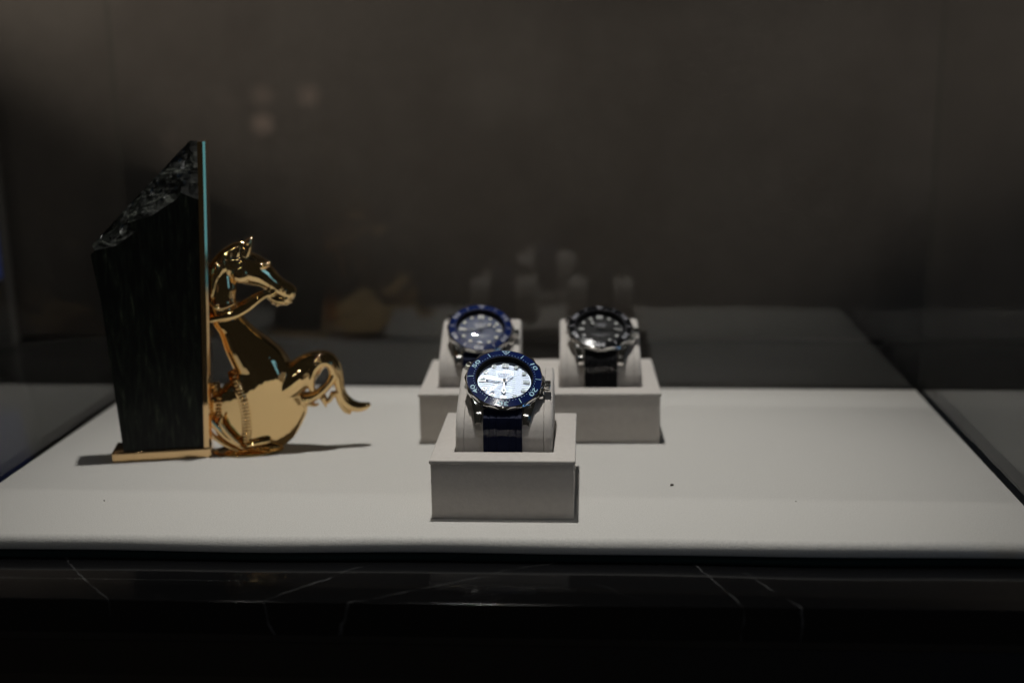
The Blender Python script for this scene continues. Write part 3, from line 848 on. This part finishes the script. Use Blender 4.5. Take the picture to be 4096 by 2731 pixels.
def horse():
    parts = [torso()]
    parts.append(loft([(225, 255, 94, 6.8), (290, 262, 104, 7.6), (350, 283, 108, 7.8), (405, 303, 100, 7.2), (455, 332, 82, 6.3), (510, 374, 64, 5.6), (560, 408, 57, 5.2), (605, 430, 56, 5.1), (634, 444, 48, 4.8)]))
    parts.append(loft([(480, 448, 30, 4.0), (525, 478, 33, 4.1), (572, 488, 30, 4.0), (612, 484, 24, 3.8)]))
    for (bx_, by_, br_) in ((505, 500, 14), (535, 512, 16), (566, 508, 13), (596, 506, 15), (628, 492, 12)):
        parts.append(blob(bx_, by_, br_, 3.0, 0))
    parts.append(blob(306, 305, 66, 3.2, -5.4)); parts.append(blob(306, 305, 66, 3.2, 5.4))
    for d in (-3.6, 3.6):
        parts.append(loft([(318, 195, 42, 3.0), (340, 142, 34, 2.5), (357, 108, 21, 1.8), (368, 88, 9, 1.1)], d))
        parts.append(loft([(425, 268, 14, 1.3), (455, 258, 16, 1.5), (486, 252, 10, 1.1)], d*1.55))
        parts.append(blob(630, 432, 15, 1.4, d*1.05)); parts.append(blob(596, 470, 18, 1.6, d*.85))
    for (bx_, by_, br_) in ((452, 420, 12), (480, 414, 14), (513, 428, 12), (566, 400, 11), (580, 418, 10), (345, 118, 9)):
        parts.append(blob(bx_, by_, br_, 1.3, -5.2))
    # mane in locks along the crest
    parts.append(loft([(318, 128, 22, 2.5), (262, 152, 36, 3.8), (200, 205, 46, 4.6), (150, 270, 50, 4.8), (120, 350, 46, 4.6), (112, 440, 36, 4), (110, 500, 20, 3)]))
    for k, (x0, y0, x1, y1) in enumerate(((290, 140, 240, 250), (240, 165, 185, 300), (195, 205, 150, 350), (155, 255, 125, 400), (128, 320, 112, 460), (330, 150, 300, 215))):
        parts.append(loft([(x0, y0, 12, 1.3), ((x0+x1)/2+8, (y0+y1)/2, 17, 1.7), (x1, y1, 7, .9)], -5.0))
    # reins
    for d in (-7.4, 7.4):
        parts.append(loft([(520, 436, 15, 2.2, d*.55), (470, 440, 17, 1.4, d*.75), (415, 466, 23, 1.2, d*.95), (345, 515, 30, 1.2, d*1.05), (262, 558, 32, 1.2, d*1.15), (170, 585, 20, 1.2, d*1.1), (96, 602, 16, 1.2, d)]))
        parts.append(loft([(105, 480, 12, 1.1, d), (150, 520, 13, 1.1, d*1.05), (215, 512, 12, 1.1, d*1.05), (262, 488, 10, 1, d)]))
    # raised near foreleg
    parts.append(loft([(520, 1095, 80, 8, -2), (600, 1035, 102, 8.8, -3), (680, 965, 104, 8.6, -3), (750, 903, 92, 6.6, -3), (815, 866, 66, 5.4, -3), (876, 866, 52, 4.6, -3), (916, 915, 44, 4, -3), (936, 985, 36, 3.6, -3),
                       (948, 1055, 33, 3.4, -3), (970, 1112, 36, 3.4, -3), (1012, 1158, 40, 3.6, -3), (1062, 1176, 37, 3.6, -3), (1110, 1172, 28, 3.2, -3), (1142, 1158, 15, 2.4, -3)]))
    parts.append(loft([(930, 1075, 20, 3), (950, 1140, 24, 3), (985, 1195, 22, 2.8), (1016, 1220, 10, 1.8)], -3))
    # curled far foreleg that leaves an opening under the knee
    parts.append(loft([(690, 1135, 52, 6, 1), (760, 1118, 40, 5.4, 0), (825, 1075, 32, 4.6, -2), (876, 1018, 27, 4, -4), (908, 948, 35, 3.4, -5), (880, 884, 34, 3.0, -6), (820, 874, 36, 3.0, -6.5), (770, 922, 36, 3.0, -7), (752, 994, 33, 3.0, -7), (766, 1056, 20, 2.6, -6)]))
    parts.append(loft([(835, 1110, 26, 3.6), (848, 1150, 15, 2.6), (856, 1178, 5, 1.2)], -3)); parts.append(loft([(905, 1085, 20, 3), (880, 1130, 16, 2.6), (870, 1150, 8, 1.6)], -3))
    parts.append(loft([(730, 1150, 24, 3.5), (780, 1168, 12, 2.4), (806, 1160, 6, 1.4)], -2))
    # strands and tucked hoof at the foot
    parts.append(loft([(92, 1225, 22, 2), (150, 1290, 22, 2), (220, 1365, 19, 1.8), (320, 1432, 12, 1.5)], -9.6))
    parts.append(loft([(92, 1315, 18, 1.8), (150, 1370, 17, 1.8), (230, 1425, 15, 1.6), (290, 1448, 9, 1.3)], -8.6))
    parts.append(loft([(185, 1222, 10, 1.2), (178, 1260, 14, 1.6), (225, 1330, 13, 1.5), (300, 1405, 10, 1.2)], -10.6))
    parts.append(loft([(350, 1415, 24, 2.6), (420, 1396, 28, 3), (470, 1384, 27, 3.2), (492, 1380, 20, 2.8)], -8.2))
    V, F = [], []
    V, F = merge(*parts)
    c = H(352, 1452)
    LV, LF = lathe([(17.5, .15), (20.8, .25), (21, .8), (19.6, 1.5), (14, 2.2), (8, 2.6)], 48)
    V, F = merge((V, F), ([(c[0]+x, y*.62-2, z) for x, y, z in LV], LF))
    me = bpy.data.meshes.new('h'); me.from_pydata(V, [], F); me.update()
    bm = bmesh.new(); bm.from_mesh(me); bmesh.ops.recalc_face_normals(bm, faces=bm.faces); bm.to_mesh(me); bm.free()
    o = bpy.data.objects.new('h', me); COL.objects.link(o)
    md = o.modifiers.new('r', 'REMESH'); md.mode = 'VOXEL'; md.voxel_size = .36; md.use_smooth_shade = True
    sm = o.modifiers.new('s', 'SMOOTH'); sm.factor = .5; sm.iterations = 4
    dg = bpy.context.evaluated_depsgraph_get()
    m2 = bpy.data.meshes.new_from_object(o.evaluated_get(dg))
    bpy.data.objects.remove(o)
    for v in m2.vertices: v.co.x = max(v.co.x, .15+lean(max(0, v.co.z))); v.co.z = max(v.co.z, .1)
    m2.transform(Matrix.Scale(S, 4))
    for p_ in m2.polygons: p_.use_smooth = True
    return m2
hm = link('horse', horse(), 'gold', OR)
def torso_depth(x, y):
    for a, b in zip(TORSO, TORSO[1:]):
        if a[0] <= y <= b[0]:
            u = (y-a[0])/(b[0]-a[0]); xl = a[1]+u*(b[1]-a[1]); xr = a[2]+u*(b[2]-a[2]); rd = a[3]+u*(b[3]-a[3])
            q = max(-1, min(1, (x-(xl+xr)/2)/((xr-xl)/2))); return -rd*math.sqrt(max(0, 1-q*q))
    return -8
def ribbed(path, wd, nteeth):
    V, F = [], []
    L = [0]
    for a, b in zip(path, path[1:]): L.append(L[-1]+math.dist(a, b))
    def at(t):
        for i in range(len(path)-1):
            if t <= L[i+1] or i == len(path)-2:
                u = (t-L[i])/(L[i+1]-L[i]); p_ = [path[i][q]+u*(path[i+1][q]-path[i][q]) for q in (0, 1)]
                d_ = (path[i+1][0]-path[i][0], path[i+1][1]-path[i][1]); return p_, d_
    pr = []
    for k in range(nteeth):
        (x, y), (dx, dy) = at(L[-1]*(k+.5)/nteeth); l = math.hypot(dx, dy); dx /= l; dy /= l
        h = L[-1]/nteeth*.46
        A = H(x-dy*wd, y+dx*wd); B = H(x+dy*wd, y-dx*wd); d = torso_depth(x, y)
        V2, F2 = loft([(x-dy*wd, y+dx*wd, h*.8, .8, torso_depth(x-dy*wd, y+dx*wd)-.7), (x, y, h, 1.4, d-1.2), (x+dy*wd, y-dx*wd, h*.8, .8, torso_depth(x+dy*wd, y-dx*wd)-.7)], n=10)
        pr.append((V2, F2))
    q = []
    for k in range(0, 13):
        (x, y), _ = at(L[-1]*k/12); q.append((x, y, wd*1.25, 1.0, torso_depth(x, y)-.6))
    pr.append(loft(q, n=12))
    V, F = merge(*pr)
    return from_py(V, F, angle=60)
link('ribbed_strap', ribbed([(236, 945), (285, 1020), (322, 1110), (340, 1210), (345, 1310), (335, 1415)], 24, 22), 'gold', hm)
link('ribbed_strap', ribbed([(132, 1025), (148, 1090), (150, 1160), (142, 1240)], 26, 9), 'gold', hm)

# ------------------------------------------------------------------ small things
def crumb(x, y, r, seed, label):
    V, F = lathe([(r*math.cos(a), r*.6*math.sin(a)+r*.5) for a in [-PI/2+PI*k/6 for k in range(1, 6)]], 9)
    V = [(a*(1+.5*noise.noise(Vector((a, b, c+seed)))), b*(.7+.5*noise.noise(Vector((b, c, a+seed)))), c) for a, b, c in V]
    o = link('crumb', from_py(V, F), 'speck', None, (x, y, .05)); tag(o, label, 'crumb')
crumb(123.4, 55.4, 1.0, 1, 'dark crumb lying on the felt right of the front tray')
crumb(186.2, 32.9, .38, 5, 'tiny dark speck near the right end of the felt')
crumb(-177.3, 19.5, .45, 9, 'tiny grey speck on the felt left, before the ornament')

M['screen_glow'] = bpy.data.materials.new('screen_glow')
n_, l_ = nodes_of(M['screen_glow']); pb = n_['Principled BSDF']
pb.inputs['Base Color'].default_value = (.01, .012, .02, 1)
pb.inputs['Emission Color'].default_value = (.10, .16, .60, 1); pb.inputs['Emission Strength'].default_value = .10
scr = tag(empty('screen', (-480, 440, -12)), 'dim blue lit screen blurred at the left edge of the picture', 'screen')
link('housing', box_me(-45, 47, -4, 8, 0, 215, r=2), 'shade_bar', scr)
link('display', box_me(-41, 43, -4.6, -4.05, 60, 205), 'screen_glow', scr)
